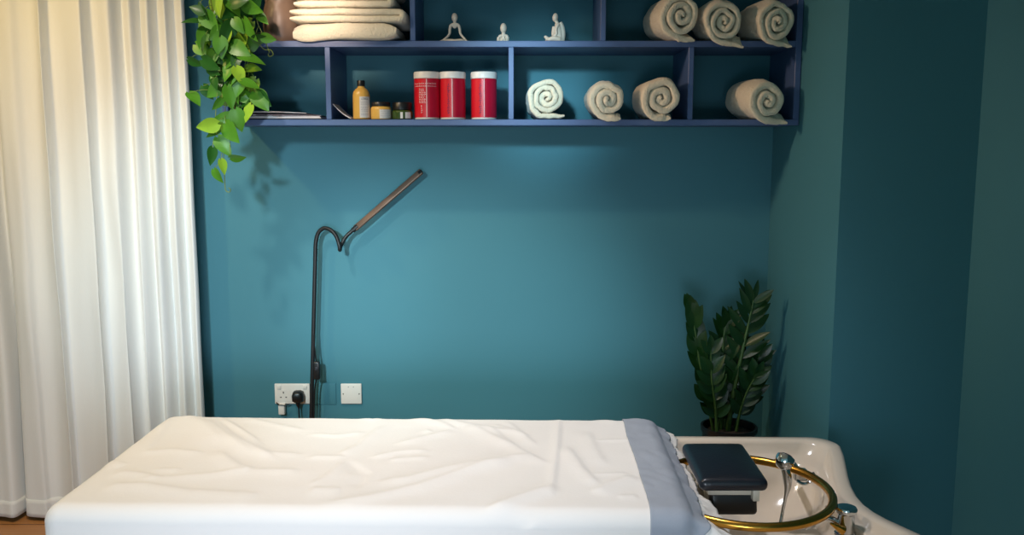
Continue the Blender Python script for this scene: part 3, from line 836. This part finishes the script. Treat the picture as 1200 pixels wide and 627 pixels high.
def basin():
    X0, X1, Y0, Y1 = 0.40, 1.00, -1.68, -0.885
    cx, cy = (X0 + X1) / 2, (Y0 + Y1) / 2
    def ring(inset, z, rc, conc, dip, n=26):
        a, b = (X1 - X0) / 2 - inset, (Y1 - Y0) / 2 - inset
        rc = min(rc, a * 0.98, b * 0.98)
        pts = []
        for (sx, sy, a0) in ((1, 1, 0), (-1, 1, PI / 2), (-1, -1, PI), (1, -1, 3 * PI / 2)):
            for k in range(n + 1):
                an = a0 + PI / 2 * k / n
                pts.append(Vector((sx * (a - rc) + rc * math.cos(an), sy * (b - rc) + rc * math.sin(an), 0)))
        # straight runs get extra points
        out = []
        for i, p_ in enumerate(pts):
            nx = pts[(i + 1) % len(pts)]
            m_ = 10 if (i % (n + 1)) == n else 1
            for k in range(m_): out.append(p_.lerp(nx, k / m_))
        res = []
        for p_ in out:
            fx = sm(0.05, 0.26, p_.x)
            wv = max(0.0, math.cos(min(1, abs((p_.y + 0.03) / 0.36)) * PI / 2)) ** 1.5
            q_ = Vector((p_.x - conc * fx * wv, p_.y, z - dip * fx * wv))
            res.append(q_ + Vector((cx, cy, 0)) - BC)
        return res
    spec = [(0.05, 0.0, 0.08, 0.05, 0), (0.03, 0.20, 0.09, 0.05, 0), (0.012, 0.50, 0.085, 0.055, 0.02), (0.002, 0.562, 0.08, 0.06, 0.03), (0.0, 0.574, 0.08, 0.06, 0.032),
            (0.004, 0.583, 0.078, 0.06, 0.034), (0.012, 0.588, 0.075, 0.06, 0.034), (0.034, 0.588, 0.07, 0.06, 0.034), (0.042, 0.585, 0.07, 0.06, 0.034),
            (0.047, 0.577, 0.07, 0.06, 0.03), (0.056, 0.552, 0.08, 0.055, 0.02), (0.066, 0.543, 0.085, 0.05, 0.015), (0.082, 0.538, 0.09, 0.045, 0.01), (0.090, 0.530, 0.09, 0.04, 0.005), (0.105, 0.48, 0.11, 0.03, 0),
            (0.135, 0.42, 0.13, 0.01, 0), (0.19, 0.392, 0.10, 0, 0), (0.25, 0.384, 0.05, 0, 0)]
    bm = bmesh.new(); rows = []
    for s_ in spec:
        rows.append([bm.verts.new(p_) for p_ in ring(*s_)])
    grid_faces(bm, rows, close_u=True); bm.faces.new(rows[0]); bm.faces.new(rows[-1])
    bs = obj('basin', bm, M['ceramic'], root_bed)
    bm = bmesh.new(); add_lathe(bm, [(0.028, 0.3845), (0.030, 0.386), (0.024, 0.3875), (0.012, 0.386)], 28, c=(cx - BC.x, cy - BC.y, 0)); obj('drain', bm, M['chrome'], bs)
basin()

# ------------------------------------------------------------------ sheet and grey cover
# creases of the sheet: half-width, height, then the line each one follows on the bed top (metres)
CREASES = [(0.022, 0.007, [(-1.063, -0.881), (-0.946, -1.023), (-0.829, -1.185)]),
           (0.014, 0.006, [(-1.01, -0.901), (-0.86, -1.096), (-0.707, -1.282)]),
           (0.012, 0.006, [(-0.978, -0.901), (-0.795, -1.149), (-0.617, -1.327)]),
           (0.007, 0.004, [(-0.953, -0.9), (-0.72, -1.165)]),
           (0.006, 0.003, [(-0.92, -0.92), (-0.696, -1.207)]),
           (0.01, 0.004, [(-0.858, -0.919), (-0.621, -1.053)]),
           (0.012, 0.004, [(-0.849, -1.059), (-0.678, -1.249), (-0.568, -1.262)]),
           (0.012, 0.005, [(-1.043, -1.25), (-0.955, -1.231), (-0.85, -1.253)]),
           (0.008, 0.003, [(-0.945, -1.388), (-0.869, -1.379)]),
           (0.012, 0.004, [(-1.078, -0.924), (-1.049, -1.101), (-1.015, -1.29)]),
           (0.012, 0.005, [(-1.042, -1.398), (-0.969, -1.418), (-0.892, -1.452)]),
           (0.016, 0.005, [(-1.027, -1.496), (-0.926, -1.494), (-0.756, -1.542)]),
           (0.018, 0.005, [(-0.81, -1.531), (-0.604, -1.551)]),
           (0.014, 0.006, [(-0.84, -1.22), (-0.726, -1.36), (-0.678, -1.374)]),
           (0.012, 0.004, [(-0.718, -1.382), (-0.548, -1.385)]),
           (0.012, 0.004, [(-1.106, -1.308), (-1.031, -1.353)]),
           (0.014, 0.004, [(-0.974, -1.468), (-0.8, -1.421), (-0.678, -1.374)]),
           (0.008, 0.004, [(-0.613, -1.074), (-0.52, -1.09), (-0.438, -1.05)]),
           (0.008, 0.004, [(-0.563, -1.272), (-0.452, -1.277)]),
           (0.012, 0.005, [(-0.484, -1.278), (-0.438, -1.177), (-0.395, -0.951)]),
           (0.012, -0.005, [(-0.454, -1.293), (-0.379, -1.397), (-0.384, -1.508)]),
           (0.008, 0.005, [(-0.395, -1.284), (-0.32, -1.233), (-0.228, -1.214)]),
           (0.008, 0.004, [(-0.338, -1.298), (-0.221, -1.271)]),
           (0.01, 0.005, [(-0.341, -1.175), (-0.264, -1.102), (-0.177, -1.024)]),
           (0.012, 0.005, [(-0.329, -0.886), (-0.246, -0.947), (-0.163, -1.043)]),
           (0.014, 0.006, [(-0.25, -0.906), (-0.106, -1.003), (0.005, -1.058)]),
           (0.014, 0.006, [(-0.144, -0.984), (-0.065, -1.096), (-0.001, -1.183)]),
           (0.014, 0.004, [(-0.503, -1.511), (-0.414, -1.509)]),
           (0.016, 0.008, [(-0.361, -1.467), (-0.264, -1.437), (-0.168, -1.362), (0.001, -1.266), (0.07, -1.256)]),
           (0.014, 0.006, [(-0.478, -1.611), (-0.344, -1.558), (-0.227, -1.484), (-0.064, -1.322), (0.021, -1.281)]),
           (0.012, 0.004, [(-0.507, -1.498), (-0.47, -1.414), (-0.448, -1.293)]),
           (0.016, 0.006, [(-0.066, -1.648), (0.008, -1.562), (0.125, -1.468)]),
           (0.006, 0.003, [(-0.493, -0.891), (-0.442, -0.931), (-0.417, -0.889)]),
           (0.008, 0.004, [(-0.267, -1.027), (-0.246, -1.055)]),
           (0.007, 0.006, [(0.143, -0.853), (0.13, -1.127), (0.116, -1.355), (0.102, -1.572)]),
           (0.01, 0.004, [(-0.034, -0.921), (0.072, -1.181)]),
           (0.012, 0.005, [(-0.114, -0.943), (0.016, -1.2), (0.114, -1.34)]),
           (0.01, 0.004, [(-0.075, -0.963), (0.049, -1.094)]),
           (0.012, 0.006, [(0.147, -1.145), (0.188, -1.353), (0.227, -1.479)]),
           (0.014, 0.004, [(0.217, -1.014), (0.23, -1.194), (0.252, -1.337)]),
           (0.014, 0.007, [(0.199, -1.525), (0.264, -1.451), (0.326, -1.393)]),
           (0.006, 0.003, [(0.235, -1.116), (0.352, -1.104)]),
           (0.006, 0.003, [(0.207, -1.389), (0.312, -1.379)]),
           (0.008, 0.003, [(0.266, -1.536), (0.316, -1.529)]),
           (0.012, 0.005, [(-0.042, -1.63), (0.023, -1.561), (0.122, -1.468)]),
           (0.012, 0.004, [(0.025, -1.69), (0.08, -1.644)]),
           (0.01, 0.003, [(0.249, -0.893), (0.331, -0.952)])]

def top_noise(x, y):
    """soft creases of the sheet, in metres"""
    h = 0.0020 * nz(x * 3, y * 3.5, 3) + 0.0011 * nz(x * 9, y * 14, 8)
    p = Vector((x, y))
    for w_, a_, ln in CREASES:
        best, bt = 9.0, 0
        for k in range(len(ln) - 1):
            q0, q1 = Vector(ln[k]), Vector(ln[k + 1])
            d = q1 - q0; t = max(0.0, min(1.0, (p - q0).dot(d) / d.length_squared))
            ds = (p - q0 - d * t).length
            if ds < best:
                best, bt = ds, (k + t) / (len(ln) - 1)
                sd = 1 if d.x * (p.y - q0.y) - d.y * (p.x - q0.x) > 0 else -1
        if best < 0.11:
            wide = w_ * (1.0 if sd > 0 else 2.4)
            fade = sm(0, 0.22, bt) * sm(1, 0.78, bt)
            h += a_ * fade * math.exp(-(best / wide) ** 2)
    return h

def drape(s, t, off, side_amp=1.0, endflare=0.0):
    """s, t: cloth coordinates, equal to world x, y on the flat top; beyond the mattress edge they run down its sides"""
    r = 0.045; rc = 0.07
    ix0, ix1, iy0, iy1 = MX0 + r, MX1 - r, MYF + r, MYB - r
    ex = s - ix1 if s > ix1 else (s - ix0 if s < ix0 else 0.0)
    ey = t - iy1 if t > iy1 else (t - iy0 if t < iy0 else 0.0)
    bx, by = min(max(s, ix0), ix1), min(max(t, iy0), iy1)
    e = math.hypot(ex, ey)
    z = MZ + 0.003
    hn = top_noise(s, t)
    if e < 1e-6:
        return Vector((bx, by, z + hn + off))
    d = Vector((ex / e, ey / e, 0))
    ra = r + off
    if d.x > 0.6 and e > r * 0.95:          # the head end lies in a slope over the basin rim
        a0 = 0.95
        p = Vector((bx, by, z - r)) + d * (ra * math.sin(a0)); p.z += ra * math.cos(a0)
        g = e - r * a0
        k = sm(0.6, 0.95, d.x)
        ruf = (0.004 * math.sin(t * 38 + 5 * nz(t * 5, 1)) + 0.018 * nz(t * 15, 3) + 0.007 * nz(t * 60, g * 30, 9)) * sm(0.0, 0.07, g)
        p += d * (g * 0.86) + Vector((0, 0, -g * 0.48 + ruf * 0.8)) + d * ruf * 0.5
        q = None
        if k < 1:
            a = min(e / r, PI / 2); dn = max(0, e - r * PI / 2)
            q = Vector((bx, by, z - r - dn)) + d * (ra * math.sin(a)); q.z += ra * math.cos(a)
            p = q.lerp(p, k)
        return p
    if e < r * PI / 2:
        a = e / r
        p = Vector((bx, by, z - r)) + d * (ra * math.sin(a)); p.z += ra * math.cos(a)
        k = 1 - a / (PI / 2)
        p.z += hn * k; p += d * hn * (1 - k)
        return p
    dn = e - r * PI / 2
    p = Vector((bx, by, z - r - dn)) + d * ra
    per = s * (abs(d.y)) + t * abs(d.x) + 0.25 * math.atan2(d.y, d.x)
    fold = (0.014 * math.sin(per * 17 + 1.2 * nz(per * 3, 2)) + 0.012 * nz(per * 9, dn * 3, 5)) * sm(0, 0.22, dn) * side_amp
    p += d * (fold + 0.02 * sm(0, 0.3, dn) + hn * 0.6)
    return p

def cloth(name, m, s0f, s1f, t0, t1, ns, nt_, off, label, cat, thick, endflare=0.0):
    bm = bmesh.new(); rows = []
    for j in range(nt_ + 1):
        t = t0 + (t1 - t0) * j / nt_
        row = []
        for i in range(ns + 1):
            f = i / ns
            s = s0f(t) + (s1f(t) - s0f(t)) * f
            ee = 0.0
            p = drape(s, t, off + (0.004 * abs(nz(s * 20, t * 20, 2)) if off > 0 else 0), 1.0, endflare)
            row.append(bm.verts.new(bl(p)))
        rows.append(row)
    grid_faces(bm, rows)
    o = obj(name, bm, m)
    o.location = BC; o.rotation_euler = (0, 0, BROT)
    md = o.modifiers.new('s', 'SOLIDIFY'); md.thickness = thick; md.offset = -1
    tag(o, label, cat)
    return o
sheet = cloth('bed_sheet', M['sheet'], lambda t: MX0 - 0.36, lambda t: MX1 + 0.066 + 0.012 * nz(t * 9, 1) + 0.008 * nz(t * 31, 4) + 0.055 * sm(-1.30, -1.58, t),
              MYF - 0.40, MYB + 0.16, 330, 230, 0.0, 'rumpled white cotton sheet draped over the shampoo bed', 'sheet', 0.0012, 0.022)
cover = cloth('bed_cover', M['cover'], lambda t: 0.335 + 0.006 * nz(t * 5, 2), lambda t: MX1 + 0.034 + 0.008 * nz(t * 8, 7) + 0.006 * nz(t * 40, 3),
              MYF - 0.37, MYB + 0.12, 40, 130, 0.005, 'grey non-woven strip laid across the head end of the white sheet', 'cover', 0.0012, 0.012)

# ------------------------------------------------------------------ neck rest
def neck_rest():
    c = Vector((0.572, -1.30, 0))
    root = thing('neck_rest', 'black padded neck rest on cream brackets over the basin', 'neck rest', (c.x, c.y, 0.50))
    def pad(w2, d2, h_, bev, zc, dx, dy, tilt, dome):
        bm = bmesh.new(); add_box(bm, (-w2, -d2, -h_ / 2), (w2, d2, h_ / 2), bev, 4)
        bmesh.ops.subdivide_edges(bm, edges=[e for e in bm.edges if e.calc_length() > 0.06], cuts=9, use_grid_fill=True)
        rt = Matrix.Rotation(tilt, 3, 'X')
        for v in bm.verts:
            f = (1 - (v.co.x / w2) ** 2) * (1 - (v.co.y / d2) ** 2)
            v.co.z += dome * max(0, f) * (1 if v.co.z > 0 else 0.2)
            v.co = rt @ v.co + Vector((dx, dy, zc))
        return bm
    obj('cushion', pad(0.088, 0.135, 0.034, 0.015, 0.132, 0, -0.005, R(2), 0.007), M['leather'], root)
    bm = pad(0.062, 0.030, 0.032, 0.011, 0, 0, 0, R(78), 0.001)
    for v in bm.verts: v.co += Vector((0.006, -0.098, 0.067))
    obj('lower_pad', bm, M['black'], root)
    bm = bmesh.new(); add_box(bm, (-0.062, -0.112, 0.092), (0.062, -0.080, 0.117), 0.003, 2); obj('crossbar', bm, M['cream'], root)
    bm = bmesh.new(); add_box(bm, (0.050, -0.130, 0.082), (0.068, -0.098, 0.118), 0.003, 2); obj('bracket', bm, M['cream'], root)
    bm = bmesh.new(); add_box(bm, (-0.055, -0.03, -0.105), (-0.015, 0.06, 0.116), 0.006, 2); obj('support_arm', bm, M['cream'], root)
neck_rest()

# ------------------------------------------------------------------ water ring, hand shower, tap
def water_ring():
    c = Vector((0.609, -1.375, 0.594)); r_ = 0.226
    root = thing('water_ring', 'large gold water ring curving around the inside of the basin', 'ring', c)
    bm = bmesh.new()
    add_tube(bm, [(r_ * math.cos(a), r_ * 1.0 * math.sin(a), 0.006 * math.sin(a)) for a in [2 * PI * k / 96 for k in range(96)]], 0.0115, 14, closed=True)
    obj('tube', bm, M['gold'], root)
    bm = bmesh.new(); a = R(52); add_box(bm, (r_ * math.cos(a) - 0.006, r_ * math.sin(a) - 0.006, 0.008), (r_ * math.cos(a) + 0.006, r_ * math.sin(a) + 0.006, 0.017), 0.002, 2); obj('clip', bm, M['gold'], root)
water_ring()

def hand_shower():
    y = -1.30
    h0 = at(919.5, 540, y)
    root = thing('hand_shower', 'chrome hand shower standing upright inside the basin', 'shower', (h0.x, y, 0.40))
    o = Vector((h0.x, y, 0.40))
    bm = bmesh.new()
    hp = h0 - o
    rt = Matrix.Rotation(R(-32), 3, 'X') @ Matrix.Rotation(R(28), 3, 'Y')
    t = bmesh.new(); add_lathe(t, [(0.004, -0.026), (0.017, -0.020), (0.0245, -0.007), (0.0262, 0.003), (0.025, 0.011), (0.020, 0.0132)], 28)
    for v in t.verts: v.co = rt @ v.co + hp
    merge(bm, t); obj('spray_head', bm, M['chrome'], root)
    bm = bmesh.new(); t = bmesh.new(); add_lathe(t, [(0.0175, 0.0134), (0.016, 0.0165), (0.006, 0.018)], 24)
    for v in t.verts: v.co = rt @ v.co + hp
    merge(bm, t); obj('spray_face', bm, M['darkgrey'], root)
    bm = bmesh.new()
    pts = smooth_path([hp + Vector((-0.002, 0.002, -0.012)), at(922, 556, y) - o, at(923, 570, y) - o, at(920, 585, y) - o, at(917, 600, y) - o, at(914.5, 613, y - 0.01) - o], 6)
    n = len(pts)
    rad = [0.0105 + (0.0125 - 0.0105) * sm(0, 0.2, k / n) - 0.0080 * sm(0.25, 0.6, k / n) for k in range(n)]
    add_tube(bm, pts, rad, 14); obj('handle', bm, M['chrome'], root)
    return o
hand_shower()

def shower_bracket():
    y = -1.20
    p = at(938, 556, y)
    root = thing('shower_holder', 'small chrome fitting with a lever on the far inner wall of the basin', 'fitting', p)
    bm = bmesh.new(); add_box(bm, (-0.019, -0.014, -0.016), (0.019, 0.014, 0.016), 0.005, 3); obj('body', bm, M['chrome'], root)
    bm = bmesh.new(); add_tube(bm, smooth_path([(-0.014, -0.015, -0.014), (0.004, -0.017, -0.021), (0.022, -0.017, -0.014), (0.027, -0.017, 0.005)], 6), 0.0045, 8); obj('hook', bm, M['chrome'], root)
    bm = bmesh.new(); add_tube(bm, [(0.029, -0.014, 0.010), (0.037, -0.016, -0.005), (0.042, -0.018, -0.020)], [0.005, 0.0075, 0.005], 10); obj('lever', bm, M['darkgrey'], root)
    bm = bmesh.new(); add_tube(bm, [(0, 0.0, 0.0), (0.01, 0.13, 0.0)], 0.009, 12); obj('inlet', bm, M['chrome'], root)
shower_bracket()

def mixer_tap():
    y = -1.475
    p = at(991, 613, y)
    zb = p.z - 0.03
    root = thing('mixer_tap', 'chrome mixer tap with a flat lever at the right of the basin', 'tap', (p.x, y, zb))
    bm = bmesh.new(); add_lathe(bm, [(0.027, 0), (0.027, 0.005), (0.0225, 0.008), (0.0215, 0.055), (0.0235, 0.058)], 28); obj('body', bm, M['chrome'], root)
    bm = bmesh.new(); add_lathe(bm, [(0.0225, 0.0585), (0.0262, 0.060), (0.0268, 0.069), (0.0245, 0.073), (0.01, 0.0745)], 28); obj('lever_cap', bm, M['chrome'], root)
    bm = bmesh.new(); add_tube(bm, [(-0.018, 0.006, 0.064), (-0.05, 0.012, 0.068)], [0.0055, 0.0035], 10); obj('lever', bm, M['chrome'], root)
    bm = bmesh.new(); add_tube(bm, smooth_path([(-0.015, 0.0, 0.028), (-0.045, 0.004, 0.042), (-0.075, 0.008, 0.038), (-0.10, 0.010, 0.012)], 6), [0.010 - 0.0012 * k / 6 for k in range(19)], 12); obj('spout', bm, M['chrome'], root)
    bm = bmesh.new(); add_tube(bm, [(-0.012, -0.02, 0.018), (-0.030, -0.02, 0.030), (-0.046, -0.02, 0.038)], [0.011, 0.008, 0.003], 12); obj('diverter', bm, M['gold'], root)
mixer_tap()

# ------------------------------------------------------------------ ZZ plant
def zz_plant():
    rnd = random.Random(9)
    y = -0.26
    c = at(854, 503, y)
    root = thing('potted_plant', 'dark green potted plant with feathered stems in the corner behind the basin', 'plant', (c.x, y, 0))
    o = Vector((c.x, y, 0)); zt = c.z + 0.015
    bm = bmesh.new(); add_lathe(bm, [(0.075, 0), (0.082, 0.004), (0.102, zt - 0.02), (0.108, zt - 0.018), (0.108, zt), (0.100, zt), (0.096, zt - 0.03)], 40, cap1=False); obj('pot', bm, M['black'], root)
    bm = bmesh.new(); add_lathe(bm, [(0.0965, zt - 0.032), (0.09, zt - 0.026), (0.03, zt - 0.02)], 24); obj('soil', bm, M['soil'], root)
    st = bmesh.new(); fo = bmesh.new()
    def stem(path, nl, L0, W0, spread, r0=0.0085, start=0.3, yo=0.0, faces=0.0):
        pts = smooth_path([at(px, py, y + dy) - o for px, py, dy in path], 10); n = len(pts)
        add_tube(st, pts, [r0 * (1 - 0.75 * k / (n - 1)) for k in range(n)], 9)
        for i in range(nl):
            f = start + (1 - start) * (i + 0.5) / nl
            k = min(n - 2, int(f * (n - 1)))
            p_ = pts[k]; d = (pts[k + 1] - pts[k]).normalized()
            h = math.atan2(d.z, d.x)
            size = (0.72 + 0.5 * math.sin(PI * min(1, (f - start) / (1 - start) * 0.8 + 0.1)))
            for sg in (1, -1):
                hh = h + sg * (spread - 0.35 * (f - start)) + rnd.uniform(-0.12, 0.12)
                leaf_bm(fo, p_, L0 * size * rnd.uniform(0.9, 1.1), W0 * size * rnd.uniform(0.9, 1.15), hh, rnd.uniform(-0.5, 0.9), sg * rnd.uniform(0.1, 0.8) + faces, rnd.uniform(0.02, 0.2), heart=False)
        d = (pts[-1] - pts[-2]).normalized()
        leaf_bm(fo, pts[-1], L0 * 0.8, W0 * 0.8, math.atan2(d.z, d.x), 0.2, 0.2, 0.05, heart=False)
    stem([(853, 506, 0), (858, 470, -0.01), (868, 420, -0.02), (878, 375, -0.02), (883, 352, -0.02)], 11, 0.102, 0.0150, 0.92, 0.011, 0.16)
    stem([(836, 505, 0), (829, 470, -0.015), (820, 425, -0.03), (814, 385, -0.03), (809, 362, -0.03)], 9, 0.080, 0.021, 0.42, 0.0065, 0.12)
    stem([(844, 505, 0.02), (846, 470, 0.01), (846, 430, 0), (848, 395, 0.0), (852, 378, 0)], 11, 0.085, 0.018, 0.72, 0.011, 0.10)
    stem([(860, 505, 0.03), (872, 470, 0.02), (882, 440, 0.02), (890, 415, 0.01)], 8, 0.080, 0.018, 0.85, 0.007, 0.15)
    stem([(840, 505, -0.03), (838, 475, -0.04), (834, 445, -0.05), (833, 410, -0.05)], 8, 0.075, 0.018, 0.8, 0.007, 0.15)
    stem([(863, 505, -0.02), (868, 480, -0.04), (876, 458, -0.05), (886, 440, -0.06)], 6, 0.080, 0.018, 0.7, 0.006, 0.2)
    stem([(850, 505, 0.03), (852, 460, 0.05), (858, 420, 0.06), (862, 395, 0.06)], 9, 0.080, 0.018, 0.8, 0.007, 0.12)
    obj('stems', st, M['zzstem'], root); obj('foliage', fo, M['zz'], root)
zz_plant()
